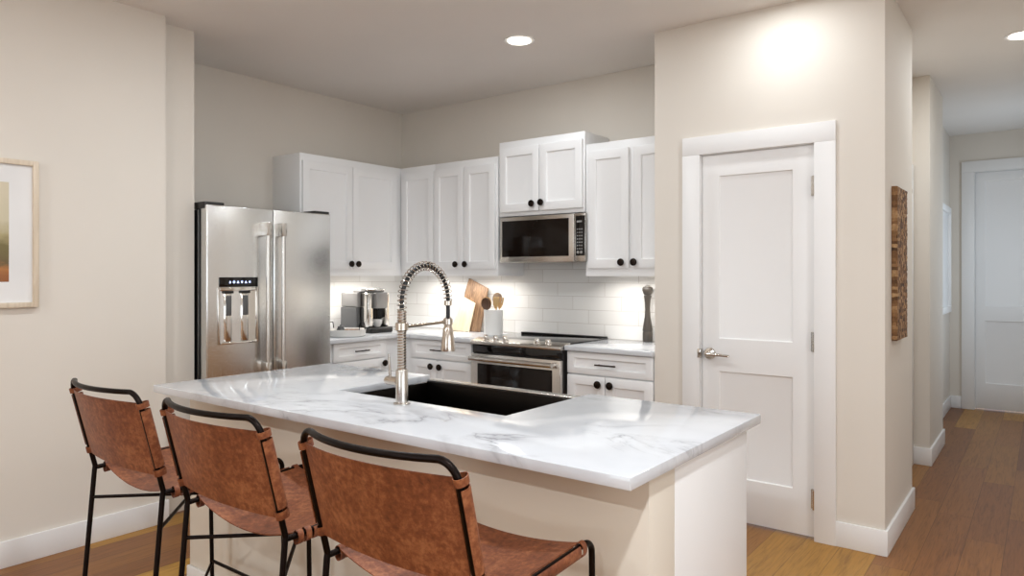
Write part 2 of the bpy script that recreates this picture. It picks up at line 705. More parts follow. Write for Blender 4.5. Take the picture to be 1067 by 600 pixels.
for i in range(5):
    if (ys[i], ys[i + 1]) in WY:
        w.box(2.80, 2.92, ys[i], ys[i + 1], 0, 0.6)
        w.box(2.80, 2.92, ys[i], ys[i + 1], 2.4, CEIL)
    else:
        w.box(2.80, 2.92, ys[i], ys[i + 1], 0, CEIL)
struct('wall_right', w, 'wall', 'beige wall with two tall windows', 'wall')
w = B()
w.box(-3.88, -2.5, -4.6, -4.48, 0, CEIL)
w.box(0.1, 2.80, -4.6, -4.48, 0, CEIL)
w.box(-2.5, 0.1, -4.6, -4.48, 0, 0.6)
w.box(-2.5, 0.1, -4.6, -4.48, 2.4, CEIL)
struct('wall_rear', w, 'wall', 'beige wall with a wide window', 'wall')


def window(name, axis, c, a0, a1, z0, z1, label):
    f = B()
    g = B()
    t = 0.05

    def bx(bb, u0, u1, w0, w1, d):
        if axis == 'x':
            bb.box(c - d, c + d, u0, u1, w0, w1)
        else:
            bb.box(u0, u1, c - d, c + d, w0, w1)
    bx(f, a0, a0 + t, z0, z1, 0.03)
    bx(f, a1 - t, a1, z0, z1, 0.03)
    bx(f, a0 + t, a1 - t, z0, z0 + t, 0.03)
    bx(f, a0 + t, a1 - t, z1 - t, z1, 0.03)
    m = (a0 + a1) / 2
    bx(f, m - 0.02, m + 0.02, z0 + t, z1 - t, 0.025)
    bx(g, a0 + t, m - 0.02, z0 + t, z1 - t, 0.003)
    bx(g, m + 0.02, a1 - t, z0 + t, z1 - t, 0.003)
    o = struct(name, f, 'trim', label, 'window')
    p = link_obj('pane', g, 'glass', (0, 0, 0), o)
    OFF[p] = (0, 0, 0)


window('window_1', 'x', 2.86, -2.2, -0.6, 0.6, 2.4, 'tall white framed window behind the camera on the right wall')
window('window_2', 'x', 2.86, 0.2, 1.8, 0.6, 2.4, 'tall white framed window on the right wall nearer the hall')
window('window_3', 'y', -4.54, -2.5, 0.1, 0.6, 2.4, 'wide white framed window in the rear wall')
window('window_4', 'x', 0.48, 6.9, 7.9, 0.75, 2.25, 'white framed window on the right of the hall')

# baseboards
BH, BT = 0.125, 0.014


def baseboard(name, boxes, label):
    b = B()
    for x0, x1, y0, y1 in boxes:
        b.box(x0, x1, y0, y1, 0, BH, 0.003)
    struct(name, b, 'trim', label, 'baseboard')


baseboard('baseboard_left', [(-3.88, -3.88 + BT, -4.48, 1.935 + BT)], 'white baseboard along the left wall behind the stools')
baseboard('baseboard_pantry', [(-0.848, PX1 + BT, PY - BT, PY), (PX1, PX1 + BT, PY, 4.69 + BT)], 'white baseboard wrapping the pantry corner')
baseboard('baseboard_hall_left', [(-0.78, -0.664 + BT, 5.82 - BT, 5.82), (-0.664, -0.664 + BT, 5.82, 6.62 + BT), (-0.795, -0.795 + BT, 6.62 + BT, 8.52)], 'white baseboard around the hall pier')
baseboard('baseboard_hall_end', [(-0.795 + BT, -0.692, 8.52 - BT, 8.52)], 'short white baseboard left of the far hall door')
baseboard('baseboard_hall_right', [(0.42 - BT, 0.42, 3.95, 8.52)], 'white baseboard on the right of the hall')

# tile backsplash
b = B()
b.box(XL + 0.0, PX0, YB - 0.008, YB, 0.90, 1.60)
b.box(XL, XL + 0.008, 3.05, YB - 0.008, 0.90, 1.42)
struct('trim_1', b, 'tile', 'glossy white subway tile backsplash in stepped bond', 'backsplash')


# ------------------------------------------------------------------ doors of the setting
def F_back(y):                      # faces the camera side (-y): u = x
    return lambda u, z, d: (u, y - d, z)


def F_left(x):                      # faces +x: u = y
    return lambda u, z, d: (x + d, u, z)


def casing(F, u0, u1, z1, w, th=0.018):
    c = B()

    def bx(a, b_, c0, c1, d0=0.0, d1=th):
        p, q = F(a, c0, d0), F(b_, c1, d1)
        x0, x1 = sorted((p[0], q[0]))
        y0, y1 = sorted((p[1], q[1]))
        c.box(x0, x1, y0, y1, c0, c1, 0.002)
    bx(u0 - w, u0, 0, z1)
    bx(u1, u1 + w, 0, z1)
    bx(u0 - w, u1 + w, z1, z1 + w)
    return c, bx


# pantry door (door_1)
d1 = link_obj('door_1', B().panel_door(F_back(PY + 0.048), DX0 + 0.006, DX1 - 0.004, 0.012, DZ - 0.004, 0.036,
              [(-1.459, -1.062, 0.247, 0.829), (-1.459, -1.062, 1.013, 1.922)], 0.010), 'trim')
d1['kind'] = 'structure'
d1['label'] = 'closed white two-panel pantry door with lever handle'
d1['category'] = 'door'
OFF[d1] = (0, 0, 0)
hy = PY + 0.012
h = B()
h.lathe((-1.512, hy, 0.925), (0, -1, 0), [(0.034, 0), (0.034, 0.006), (0.030, 0.011), (0.014, 0.014), (0.012, 0.045), (0.013, 0.056), (0, 0.058)], 28)
h.tube([(-1.512, hy - 0.050, 0.925), (-1.49, hy - 0.052, 0.925), (-1.44, hy - 0.052, 0.924), (-1.385, hy - 0.050, 0.922)], [0.011, 0.010, 0.0085, 0.0075], 12)
part('lever_handle', h, 'chrome', d1, 'satin nickel lever handle on a round rose')
for zc in (1.828, 1.022, 0.210):
    g = B()
    g.tube([(-0.951, PY - 0.009, zc - 0.05), (-0.951, PY - 0.009, zc + 0.05)], 0.0075, 12)
    g.box(-0.968, -0.947, PY + 0.0085, PY + 0.013, zc - 0.05, zc + 0.05)
    g.box(-0.954, -0.947, PY - 0.006, PY + 0.012, zc - 0.05, zc + 0.05)
    part('hinge', g, 'chrome', d1)
c, bx = casing(F_back(PY), DX0, DX1, DZ, 0.103)
c.box(DX0 - 0.001, DX0 + 0.004, PY, PY + 0.12, 0, DZ)
c.box(DX1 - 0.003, DX1 + 0.001, PY, PY + 0.12, 0, DZ)
c.box(DX0, DX1, PY, PY + 0.12, DZ - 0.003, DZ + 0.001)
c.box(DX0 + 0.004, DX0 + 0.02, PY + 0.062, PY + 0.075, 0, DZ)
tr = struct('trim_2', c, 'trim', 'flat white casing around the pantry door', 'door casing')
part('strike_plate', B().box(DX0 - 0.012, DX0 + 0.0055, PY - 0.019, PY + 0.03, 0.90, 0.95, 0.001), 'chrome', tr)

# far hall door (door_2)
d2 = link_obj('door_2', B().panel_door(F_back(8.60), -0.575, 0.295, 0.012, 2.405, 0.036,
              [(-0.49, 0.21, 0.27, 0.90), (-0.49, 0.21, 1.05, 2.315)], 0.012), 'trim')
d2['kind'] = 'structure'
d2['label'] = 'white panel door at the far end of the hall'
d2['category'] = 'door'
OFF[d2] = (0, 0, 0)
h = B()
h.lathe((0.235, 8.564, 0.93), (0, -1, 0), [(0.034, 0), (0.032, 0.008), (0.012, 0.012), (0.012, 0.05), (0, 0.052)], 20)
h.tube([(0.235, 8.518, 0.93), (0.13, 8.516, 0.928)], [0.010, 0.0075], 10)
part('lever_handle', h, 'chrome', d2)
c, bx = casing(F_back(8.52), -0.58, 0.30, 2.41, 0.11, 0.02)
c.box(-0.581, -0.577, 8.52, 8.62, 0, 2.41)
c.box(-0.58, 0.30, 8.52, 8.62, 2.406, 2.411)
struct('trim_3', c, 'trim', 'white casing around the far hall door', 'door casing')

# side door in the hall recess (door_3)
d3 = link_obj('door_3', B().panel_door(F_left(-0.87), 4.905, 5.695, 0.012, 2.055, 0.036,
              [(5.01, 5.59, 0.25, 0.83), (5.01, 5.59, 1.01, 1.94)], 0.010), 'trim')
d3['kind'] = 'structure'
d3['label'] = 'white panel door in the hall recess beside the pier'
d3['category'] = 'door'
OFF[d3] = (0, 0, 0)
c, bx = casing(F_left(-0.78), 4.90, 5.70, 2.06, 0.10, 0.018)
tr = struct('trim_4', c, 'trim', 'white casing of the recessed hall door', 'door casing')
part('strike_plate', B().box(-0.79, -0.7605, 5.695, 5.73, 1.95, 1.98, 0.001), 'chrome', tr)

# ------------------------------------------------------------------ recessed ceiling lights


def ceiling_light(loc, label, power=SPOT_POWER):
    x, y = loc
    t = thing('recessed_light', label, 'ceiling light', (x, y, CEIL), 'recessed ceiling lights')
    r = B()
    pr = [(0.074, 0.0), (0.074, -0.002), (0.092, -0.006), (0.094, -0.004), (0.094, 0.0)]
    pr = [(a, hh) for a, hh in pr]
    r.lathe((x, y, CEIL), (0, 0, 1), pr, 40)
    part('trim_ring', r, 'trim', t)
    part('lens', B().lathe((x, y, CEIL), (0, 0, 1), [(0.070, -0.0025), (0.070, -0.007), (0, -0.0085)], 40), 'lamp', t, 'glowing white lens')
    area_light('lamp_light', (0, 0, -0.014), (0, 0, 0), 0.13, 0.13, power, LAMP_COL, 'DISK', 180, t)
    return t


ceiling_light((-2.56, 3.44), 'round recessed ceiling light over the kitchen floor', SPOT_POWER * 0.5)
ceiling_light((-0.11, 5.18), 'round recessed ceiling light in the hall')
ceiling_light((-1.08, 3.49), 'round recessed ceiling light in front of the pantry door', SPOT_POWER * 0.36)
ceiling_light((0.06, 0.50), 'round recessed ceiling light nearest above the camera', SPOT_POWER * 3.3)
ceiling_light((-2.56, 2.05), 'added fill light, recessed out of view above the left half of the island', SPOT_POWER * 1.1)  # unseen lamp, added to brighten the base cabinet fronts
ceiling_light((-1.08, 1.95), 'added fill light, recessed out of view above the right half of the island', SPOT_POWER * 0.8)  # second added lamp out of view, more fill for drawers and base doors
ceiling_light((-2.56, 0.70), 'round recessed ceiling light over the stools', SPOT_POWER * 0.6)
ceiling_light((0.9, 2.5), 'round recessed ceiling light right of the pantry door', SPOT_POWER * 1.4)
ceiling_light((-2.56, -1.6), 'round recessed ceiling light above the living area on the left', SPOT_POWER * 2.8)
ceiling_light((0.06, -1.6), 'round recessed ceiling light above the living area on the right', SPOT_POWER * 2.8)

# ------------------------------------------------------------------ cabinetry helpers


def knob(F, u, z, parent):
    o = Vector(F(u, z, 0.0))
    ax = Vector(F(u, z, 1.0)) - o
    return part('knob', B().lathe(o, ax, [(0.009, 0.0), (0.008, 0.010), (0.012, 0.014), (0.0225, 0.018), (0.0242, 0.023), (0.0225, 0.028), (0.014, 0.031), (0, 0.032)], 22), 'knob', parent)


def pull(F, u, z, parent, L=0.13):
    p = B()
    a = Vector(F(u - L / 2, z, 0.024))
    c2 = Vector(F(u + L / 2, z, 0.024))
    p.tube([a, c2], 0.0052, 10)
    for s in (-1, 1):
        p.tube([F(u + s * L * 0.36, z, 0), F(u + s * L * 0.36, z, 0.024)], 0.0042, 8)
    return part('pull', p, 'pull', parent)


def shaker(F, u0, u1, z0, z1, parent, name='door', rail=0.058, th=0.02):
    st = min(rail, (u1 - u0) * 0.3)
    zr = min(rail, (z1 - z0) * 0.28)
    return part(name, B().panel_door(F, u0, u1, z0, z1, th, [(u0 + st, u1 - st, z0 + zr, z1 - zr)], 0.011), 'cab', parent)


def shift(F, d0):
    return lambda u, z, d: F(u, z, d + d0)


def led(x0, x1, y0, y1, z, parent, L):
    cx, cy = (x0 + x1) / 2, (y0 + y1) / 2
    off = OFF[parent]
    area_light('strip_light', (cx - off[0], cy - off[1], z - off[2]), (0, 0, 0), abs(x1 - x0), abs(y1 - y0), LED_POWER * L, (1.0, 0.97, 0.93), 'RECTANGLE', 152, parent)


UZ0, UZ1 = 1.36, 2.245
UXF, UYF = -4.25, 4.07        # face-frame fronts of the wall cabinets


def wall_carcass(x0, x1, y0, y1, z0, z1, front):
    """sides, top and a bottom set up inside the skirt; front = 'x' or 'y' gets a deeper skirt"""
    b = B()
    t = 0.018
    b.box(x0, x1, y0, y1, z0 + 0.025, z1, 0.0015)
    if front == 'y':
        b.box(x0, x1, y0, y0 + t, z0, z0 + 0.026)
        b.box(x0, x0 + t, y0 + t, y1, z0, z0 + 0.026)
        b.box(x1 - t, x1, y0 + t, y1, z0, z0 + 0.026)
    else:
        b.box(x1 - t, x1, y0, y1, z0, z0 + 0.026)
        b.box(x0, x1 - t, y0, y0 + t, z0, z0 + 0.026)
    return b


G = 'white shaker wall cabinets'
FL, FB = F_left(UXF), F_back(UYF)
# left-wall cabinet
t = thing('wall_cabinet', 'white two-door wall cabinet above the coffee maker, nearest the refrigerator', 'cabinet', (-4.41, 3.58, UZ0), G)
part('carcass', wall_carcass(XL, UXF, 3.082, YB - 0.01, UZ0, UZ1, 'x'), 'cab', t)
d = shaker(FL, 3.096, 3.547, 1.412, 2.191, t)
knob(shift(FL, 0.02), 3.532 - 0.012, 1.451, d)
d = shaker(FL, 3.553, 4.007, 1.412, 2.191, t)
knob(shift(FL, 0.02), 3.617 - 0.03, 1.451, d)
led(-4.39, -4.35, 3.13, 3.95, 1.378, t, 0.82)
# corner
t = thing('wall_cabinet', 'white single-door wall cabinet in the corner of the kitchen', 'cabinet', (-4.05, 4.23, UZ0), G)
part('carcass', wall_carcass(UXF + 0.001, -3.862, UYF, YB - 0.01, UZ0, UZ1, 'y'), 'cab', t)
d = shaker(FB, -4.222, -3.866, 1.412, 2.191, t)
knob(shift(FB, 0.02), -3.90, 1.45, d)
led(-4.20, -3.88, 4.18, 4.22, 1.380, t, 0.32)
# double left of the microwave
t = thing('wall_cabinet', 'white two-door wall cabinet left of the microwave', 'cabinet', (-3.54, 4.23, UZ0), G)
part('carcass', wall_carcass(-3.861, -3.223, UYF, YB - 0.01, UZ0, UZ1, 'y'), 'cab', t)
d = shaker(FB, -3.858, -3.552, 1.412, 2.191, t)
knob(shift(FB, 0.02), -3.615, 1.449, d)
d = shaker(FB, -3.546, -3.242, 1.412, 2.191, t)
knob(shift(FB, 0.02), -3.518, 1.449, d)
led(-3.84, -3.25, 4.18, 4.22, 1.380, t, 0.6)
# over the microwave
t = thing('wall_cabinet', 'short raised white two-door cabinet above the microwave', 'cabinet', (-2.84, 4.23, 1.79), G)
part('carcass', B().box(-3.205, -2.473, UYF - 0.008, YB - 0.01, 1.792, 2.337, 0.0015), 'cab', t)
FM = F_back(UYF - 0.008)
d = shaker(FM, -3.190, -2.840, 1.822, 2.285, t)
knob(shift(FM, 0.02), -2.889, 1.872, d)
d = shaker(FM, -2.834, -2.485, 1.822, 2.285, t)
knob(shift(FM, 0.02), -2.810, 1.875, d)
# right
t = thing('wall_cabinet', 'white two-door wall cabinet above the pepper mill, beside the pantry wall', 'cabinet', (-2.16, 4.23, UZ0), G)
part('carcass', wall_carcass(-2.468, PX0 - 0.004, UYF, YB - 0.01, UZ0, UZ1, 'y'), 'cab', t)
d = shaker(FB, -2.440, -2.140, 1.412, 2.191, t)
knob(shift(FB, 0.02), -2.184, 1.45, d)
d = shaker(FB, -2.108, -1.862, 1.412, 2.191, t)
knob(shift(FB, 0.02), -2.093, 1.45, d)
led(-2.44, -1.88, 4.18, 4.22, 1.380, t, 0.56)

# ------------------------------------------------------------------ base cabinets
CT, CB = 0.914, 0.884
G = 'white shaker base cabinets'
FL, FB = F_left(-4.0), F_back(3.84)


def base_carcass(x0, x1, y0, y1, front):
    b = B()
    b.box(x0, x1, y0, y1, 0.10, CB - 0.001, 0.0015)
    if front == 'y':
        b.box(x0 + 0.002, x1 - 0.002, y0 + 0.06, y1, 0.0, 0.10)
    else:
        b.box(x0, x1 - 0.06, y0 + 0.002, y1, 0.0, 0.10)
    return b


t = thing('base_cabinet', 'white base cabinet with one drawer under the coffee maker', 'cabinet', (-4.29, 3.45, 0), G)
part('carcass', base_carcass(XL + 0.002, -4.0, 3.10, YB - 0.012, 'x'), 'cab', t)
d = shaker(FL, 3.166, 3.655, 0.750, 0.880, t, 'drawer', 0.05)
pull(shift(FL, 0.02), 3.41, 0.815, d)
d = shaker(FL, 3.166, 3.655, 0.13, 0.742, t)
knob(shift(FL, 0.02), 3.63, 0.705, d)
t = thing('base_cabinet', 'white base cabinet left of the range, with a drawer over two doors', 'cabinet', (-3.62, 4.1, 0), G)
part('carcass', base_carcass(-3.998, -3.243, 3.84, YB - 0.012, 'y'), 'cab', t)
d = shaker(FB, -3.878, -3.272, 0.740, 0.878, t, 'drawer', 0.05)
pull(shift(FB, 0.02), -3.59, 0.808, d)
d = shaker(FB, -3.878, -3.615, 0.13, 0.731, t)
knob(shift(FB, 0.02), -3.656, 0.684, d)
d = shaker(FB, -3.609, -3.272, 0.13, 0.731, t)
knob(shift(FB, 0.02), -3.568, 0.684, d)
t = thing('base_cabinet', 'white base cabinet right of the range, with a drawer over two doors', 'cabinet', (-2.155, 4.1, 0), G)
part('carcass', base_carcass(-2.462, PX0 - 0.003, 3.84, YB - 0.012, 'y'), 'cab', t)
d = shaker(FB, -2.458, -1.856, 0.740, 0.878, t, 'drawer', 0.05)
pull(shift(FB, 0.02), -2.168, 0.806, d, 0.145)
d = shaker(FB, -2.458, -2.183, 0.13, 0.731, t)
knob(shift(FB, 0.02), -2.223, 0.684, d)
d = shaker(FB, -2.177, -1.856, 0.13, 0.731, t)
knob(shift(FB, 0.02), -2.138, 0.684, d)

cf_x, cf_y = -3.955, 3.795
poly = [(XL + 0.009, 3.10), (cf_x, 3.10), (cf_x, cf_y), (-3.240, cf_y), (-3.240, YB - 0.009), (XL + 0.009, YB - 0.009)]
single('countertop', B().extr([(x, y, CB) for x, y in poly], (0, 0, CT - CB), 0.003), 'quartz', (-4.2, 4.0, CB), 'white quartz L-shaped countertop under the coffee maker', 'countertop')
single('countertop', B().box(-2.464, PX0 - 0.002, cf_y, YB - 0.009, CB, CT, 0.003), 'quartz', (-2.15, 4.1, CB), 'short white quartz countertop under the pepper mill', 'countertop')

# ------------------------------------------------------------------ microwave
t = thing('microwave', 'stainless over-the-range microwave with black glass door', 'microwave', (-2.82, 4.2, 1.455))
MX0, MX1, MY = -3.188, -2.458, 4.045
part('housing', B().box(MX0 + 0.003, MX1 - 0.003, MY + 0.03, YB - 0.01, 1.459, 1.786, 0.003), 'steel_h', t)
b = B()
b.box(MX0, -2.548, MY, MY + 0.03, 1.457, 1.785, 0.004)
d = part('door', b, 'steel_h', t)
part('window', B().box(-3.166, -2.590, MY - 0.003, MY + 0.001, 1.497, 1.757, 0.002), 'oven_glass', d, 'black glass window')
part('control_bezel', B().box(-2.545, MX1, MY, MY + 0.03, 1.457, 1.785, 0.004), 'steel_h', t)
p = part('control_panel', B().box(-2.534, -2.461, MY - 0.003, MY + 0.001, 1.497, 1.768, 0.002), 'black_glass', t, 'black touch control panel')
k = B()
for i in range(3):
    for j in range(7):
        k.box(-2.523 + i * 0.017, -2.523 + i * 0.017 + 0.009, MY - 0.0036, MY - 0.0029, 1.54 + j * 0.022, 1.54 + j * 0.022 + 0.008)
part('key_print', k, 'key', p)
k = B()
k.box(-2.524, -2.484, MY - 0.0036, MY - 0.0029, 1.722, 1.734)
part('display', k, 'key', p)
k = B().lathe((-2.515, MY - 0.003, 1.521), (0, -1, 0), [(0.010, 0), (0.010, 0.001), (0, 0.001)], 16)
k.lathe((-2.489, MY - 0.003, 1.521), (0, -1, 0), [(0.010, 0), (0.010, 0.001), (0, 0.001)], 16)
part('button', k, 'key', p)

# ------------------------------------------------------------------ range
t = thing('range', 'stainless slide-in range with black glass cooktop and oven door', 'stove', (-2.85, 4.05, 0))
RX0, RX1 = -3.232, -2.470
part('body', B().box(RX0 + 0.004, RX1 - 0.004, 3.80, 4.375, 0.03, 0.905, 0.003).box(RX0 + 0.03, RX1 - 0.03, 3.86, 4.36, 0.0, 0.03), 'black_plastic', t)
part('cooktop', B().box(RX0, RX1, 3.875, 4.375, 0.905, 0.922, 0.004), 'black_glass', t, 'smooth black glass cooktop')
part('rear_trim', B().box(RX0 + 0.01, RX1 - 0.01, 4.352, 4.385, 0.922, 0.9295, 0.002), 'black_plastic', t)
prof = [(3.878, 0.906), (3.878, 0.924), (3.855, 0.926), (3.768, 0.906), (3.760, 0.896), (3.762, 0.884), (3.80, 0.880)]
pan = part('control_panel', B().extr([(RX0, y, z) for y, z in prof], (RX1 - RX0, 0, 0), 0.002), 'steel_h', t, 'sloped stainless control strip')
nrm = Vector((0, -0.224, 0.975))
for x in (-3.125, -3.04, -2.955, -2.688, -2.600):
    o_ = Vector((x, 3.812, 0.916))
    part('knob', B().lathe(o_, nrm, [(0.022, 0), (0.022, 0.004), (0.0175, 0.007), (0.0165, 0.026), (0.014, 0.030), (0, 0.031)], 24), 'chrome', pan)
part('vent_panel', B().box(RX0 + 0.004, RX1 - 0.004, 3.785, 3.80, 0.820, 0.884, 0.002), 'black_glass', t, 'black recessed strip above the oven door')
od = part('oven_door', B().box(RX0 + 0.004, RX1 - 0.004, 3.765, 3.80, 0.255, 0.818, 0.005), 'steel_h', t)
part('window', B().box(-3.165, -2.537, 3.761, 3.767, 0.32, 0.752, 0.003), 'oven_glass', od, 'dark glass oven window')
h = B()
h.tube([(RX0 + 0.035, 3.712, 0.789), (RX1 - 0.035, 3.712, 0.789)], 0.0155, 16)
for x in (RX0 + 0.045, RX1 - 0.045):
    h.box(x - 0.012, x + 0.012, 3.712, 3.767, 0.779, 0.801, 0.004)
part('handle', h, 'steel_h', od, 'long tubular stainless handle')
part('storage_drawer', B().box(RX0 + 0.004, RX1 - 0.004, 3.768, 3.80, 0.06, 0.248, 0.005), 'steel_h', t)

# ------------------------------------------------------------------ refrigerator
t = thing('refrigerator', 'stainless french-door refrigerator with ice and water dispenser', 'refrigerator', (-4.2, 2.62, 0))
FX = -3.88
FY0, FYM, FY1 = 2.173, 2.617, 3.062
part('body', B().box(XL + 0.02, -3.965, FY0 + 0.005, FY1 - 0.005, 0.03, 1.755, 0.004).box(-4.45, -4.0, FY0 + 0.05, FY1 - 0.05, 0.0, 0.03), 'black_plastic', t, 'black cabinet sides')


def fdoor(y0, y1, z0, z1, hole=None):
    # rounded vertical edges at the front, one face cut for the dispenser
    b = B()
    if hole is None:
        b.box(-3.948, FX, y0, y1, z0, z1, 0.008, 3)
    else:
        a0, a1, c0, c1 = hole
        b.box(-3.948, FX, y0, a0, z0, z1, 0.006, 3)
        b.box(-3.948, FX, a1, y1, z0, z1, 0.006, 3)
        b.box(-3.948, FX - 0.0004, a0 - 0.012, a1 + 0.012, z0, c0, 0.004)
        b.box(-3.948, FX - 0.0004, a0 - 0.012, a1 + 0.012, c1, z1, 0.004)
        b.box(-3.948, -3.942, a0 - 0.012, a1 + 0.012, c0, c1)
    return b


dl = part('door', fdoor(FY0, FYM - 0.002, 0.70, 1.78), 'steel', t)
dr = part('door', fdoor(FYM + 0.002, FY1, 0.70, 1.78), 'steel', t)
part('freezer_drawer', fdoor(FY0, FY1, 0.06, 0.69), 'steel', t)
for y0, y1 in ((FY0 - 0.002, FY0 + 0.12), (FY1 - 0.12, FY1)):
    part('hinge_cover', B().box(-4.02, -3.895, y0, y1, 1.756, 1.797, 0.004), 'black_plastic', t)
for dd, yc in ((dl, 2.545), (dr, 2.655)):
    h = B()
    h.tube([(-3.828, yc, 0.775), (-3.828, yc, 1.685)], 0.0135, 16)
    for zc in (0.79, 1.655):
        h.box(-3.882, -3.814, yc - 0.019, yc + 0.019, zc - 0.045, zc + 0.040, 0.006)
    part('handle', h, 'steel_h', dd, 'tall bar handle')
# dispenser: control strip over a niche standing slightly proud of the door
part('side_trim', B().box(-3.986, -3.974, FY0 + 0.001, FY0 + 0.006, 0.05, 1.75), 'steel', t)
disp = part('dispenser_display', B().box(FX - 0.001, FX + 0.006, 2.249, 2.504, 1.296, 1.354, 0.002), 'black_glass', dl, 'black dispenser display with blue-white icons')
n = B()
n.box(FX - 0.001, FX + 0.010, 2.240, 2.252, 0.955, 1.294, 0.002)
n.box(FX - 0.001, FX + 0.010, 2.494, 2.506, 0.955, 1.294, 0.002)
n.box(FX - 0.001, FX + 0.010, 2.252, 2.494, 1.272, 1.294, 0.002)
n.box(FX - 0.001, FX + 0.016, 2.252, 2.494, 0.955, 0.968, 0.002)
n.box(FX - 0.001, FX + 0.001, 2.252, 2.494, 0.968, 1.272)
nc = part('dispenser_niche', n, 'chrome', dl, 'bright metal dispenser niche')
for yc in (2.305, 2.415):
    # a curved chute with a dark paddle
    c = B()
    c.extr([(FX + 0.0005, yc - 0.026, 0.970), (FX + 0.0005, yc + 0.026, 0.970), (FX + 0.009, yc + 0.018, 0.970), (FX + 0.009, yc - 0.018, 0.970)], (0, 0, 0.30), 0.002)
    c = part('chute', c, 'chrome', dl)
    part('paddle', B().box(FX + 0.008, FX + 0.016, yc - 0.017, yc + 0.017, 1.125, 1.245, 0.003), 'grey_plastic', dl, 'dark grey dispenser paddle')
    part('nozzle', B().box(FX + 0.002, FX + 0.018, yc - 0.030, yc + 0.030, 1.258, 1.272, 0.003), 'black_plastic', dl)
xi = FX + 0.006


def icon(kind, y, z, s):
    b = B()
    e = 0.0008
    if kind == 'drop':
        pts = [(xi, y, z + s)] + [(xi, y + s * 0.62 * math.cos(a), z - s * 0.3 + s * 0.62 * math.sin(a)) for a in [0.5 - i * 0.52 for i in range(9)]]
        b.extr(pts, (e, 0, 0))
    elif kind == 'ring':
        b.tube([(xi, y + s * 0.7 * math.cos(i * PI / 8), z + s * 0.7 * math.sin(i * PI / 8)) for i in range(16)], s * 0.22, 6, True)
    elif kind == 'cubes':
        for a, c in ((-0.45, -0.45), (0.45, -0.45), (0, 0.45)):
            b.box(xi, xi + e, y + s * (a - 0.38), y + s * (a + 0.38), z + s * (c - 0.38), z + s * (c + 0.38))
    elif kind == 'cup':
        b.extr([(xi, y - s * 0.8, z + s * 0.8), (xi, y + s * 0.8, z + s * 0.8), (xi, y + s * 0.4, z - s * 0.8), (xi, y - s * 0.4, z - s * 0.8)], (e, 0, 0))
    elif kind == 'bulb':
        b.extr([(xi, y - s * 0.9, z - s * 0.8), (xi, y + s * 0.9, z - s * 0.8), (xi, y, z + s)], (e, 0, 0))
    else:
        b.box(xi, xi + e, y - s * 0.7, y + s * 0.7, z - s * 0.5, z + s * 0.2)
        b.tube([(xi, y + s * 0.45 * math.cos(i * PI / 6), z + s * 0.2 + s * 0.6 * math.sin(i * PI / 6)) for i in range(7)], s * 0.15, 6)
    part('icon', b, 'icon', disp)


for i, kd in enumerate(('drop', 'ring', 'cubes', 'cup', 'bulb', 'lock')):
    icon(kd, 2.317 + i * 0.026, 1.325, 0.0085)

# ------------------------------------------------------------------ island
IX0, IX1, IY0, IY1 = -2.937, -0.741, 1.413, 2.317
KX0, KX1, KY = -2.231, -1.392, 1.797           # sink cut-out
BX0, BX1, BY0, BYM, BY1 = -2.910, -0.765, 1.555, 1.701, 2.245
t = thing('kitchen_island', 'beige and white kitchen island base behind the leather stools', 'kitchen island', (-1.84, 1.9, 0))
part('pony_wall', B().box(BX0, BX1, BY0, BYM, 0, CB - 0.001, 0.001), 'pony', t, 'beige painted half wall')
part('baseboard', B().box(BX0 - 0.002, BX1, BY0 - 0.014, BY0, 0, 0.135, 0.003), 'trim', t, 'white baseboard')
b = B()
b.box(BX0, -2.262, BYM, BY1, 0.10, CB - 0.001)
b.box(-1.362, BX1 - 0.012, BYM, BY1, 0.10, CB - 0.001)
b.box(-2.262, -1.362, BYM, BY1, 0.10, 0.62)
b.box(BX0, BX1 - 0.012, BYM, BY1 - 0.06, 0.0, 0.10)
part('cabinet_body', b, 'cab', t)
part('end_panel', B().box(BX1 - 0.012, BX1 + 0.001, BYM + 0.0005, BY1 + 0.002, 0, CB - 0.001, 0.001), 'cab', t, 'white end panel')
for u0, u1 in ((-2.905, -2.59), (-2.58, -2.267), (-1.357, -1.07), (-1.06, -0.78)):
    F = lambda u, z, d: (u, BY1 + d, z)
    dd = shaker(F, u0, u1, 0.13, 0.87, t)
    knob(shift(F, 0.02), u1 - 0.04, 0.82, dd)
poly = [(IX0, IY0), (IX1, IY0), (IX1, IY1), (KX1, IY1), (KX1, KY), (KX0, KY), (KX0, IY1), (IX0, IY1)]
single('countertop', B().extr([(x, y, CB) for x, y in poly], (0, 0, CT - CB), 0.003), 'quartz', (-1.84, 1.86, CB), 'large white grey-veined quartz island countertop around the sink', 'countertop')

# sink: open apron basin
t = thing('sink', 'dark undermount apron sink set into the island', 'sink', (-1.81, 2.06, 0.66))
s = B()
SX0, SX1, SY0, SY1 = KX0 - 0.008, KX1 + 0.008, KY - 0.008, 2.325
zt = CB - 0.002
s.box(SX0, SX1, SY0, SY1, 0.640, 0.655, 0.002)
s.box(SX0, SX0 + 0.012, SY0, SY1, 0.655, zt, 0.001)
s.box(SX1 - 0.012, SX1, SY0, SY1, 0.655, zt, 0.001)
s.box(SX0 + 0.012, SX1 - 0.012, SY0, SY0 + 0.012, 0.655, zt, 0.001)
s.box(KX0 + 0.002, KX1 - 0.002, SY1 - 0.03, SY1, 0.655, 0.888, 0.002)
part('basin', s, 'sink', t)
part('apron', B().box(SX0, SX1, 2.326, 2.342, 0.632, 0.886, 0.004), 'steel_h', t, 'stainless apron front')
part('rim', B().box(KX0 + 0.001, KX1 - 0.001, 2.298, 2.343, 0.887, 0.897, 0.003), 'steel_h', t, 'stainless rear rim')
part('drain', B().lathe((-1.81, 2.06, 0.6545), (0, 0, 1), [(0.045, 0), (0.045, 0.003), (0.03, 0.004), (0, 0.002)], 24), 'steel_h', t)

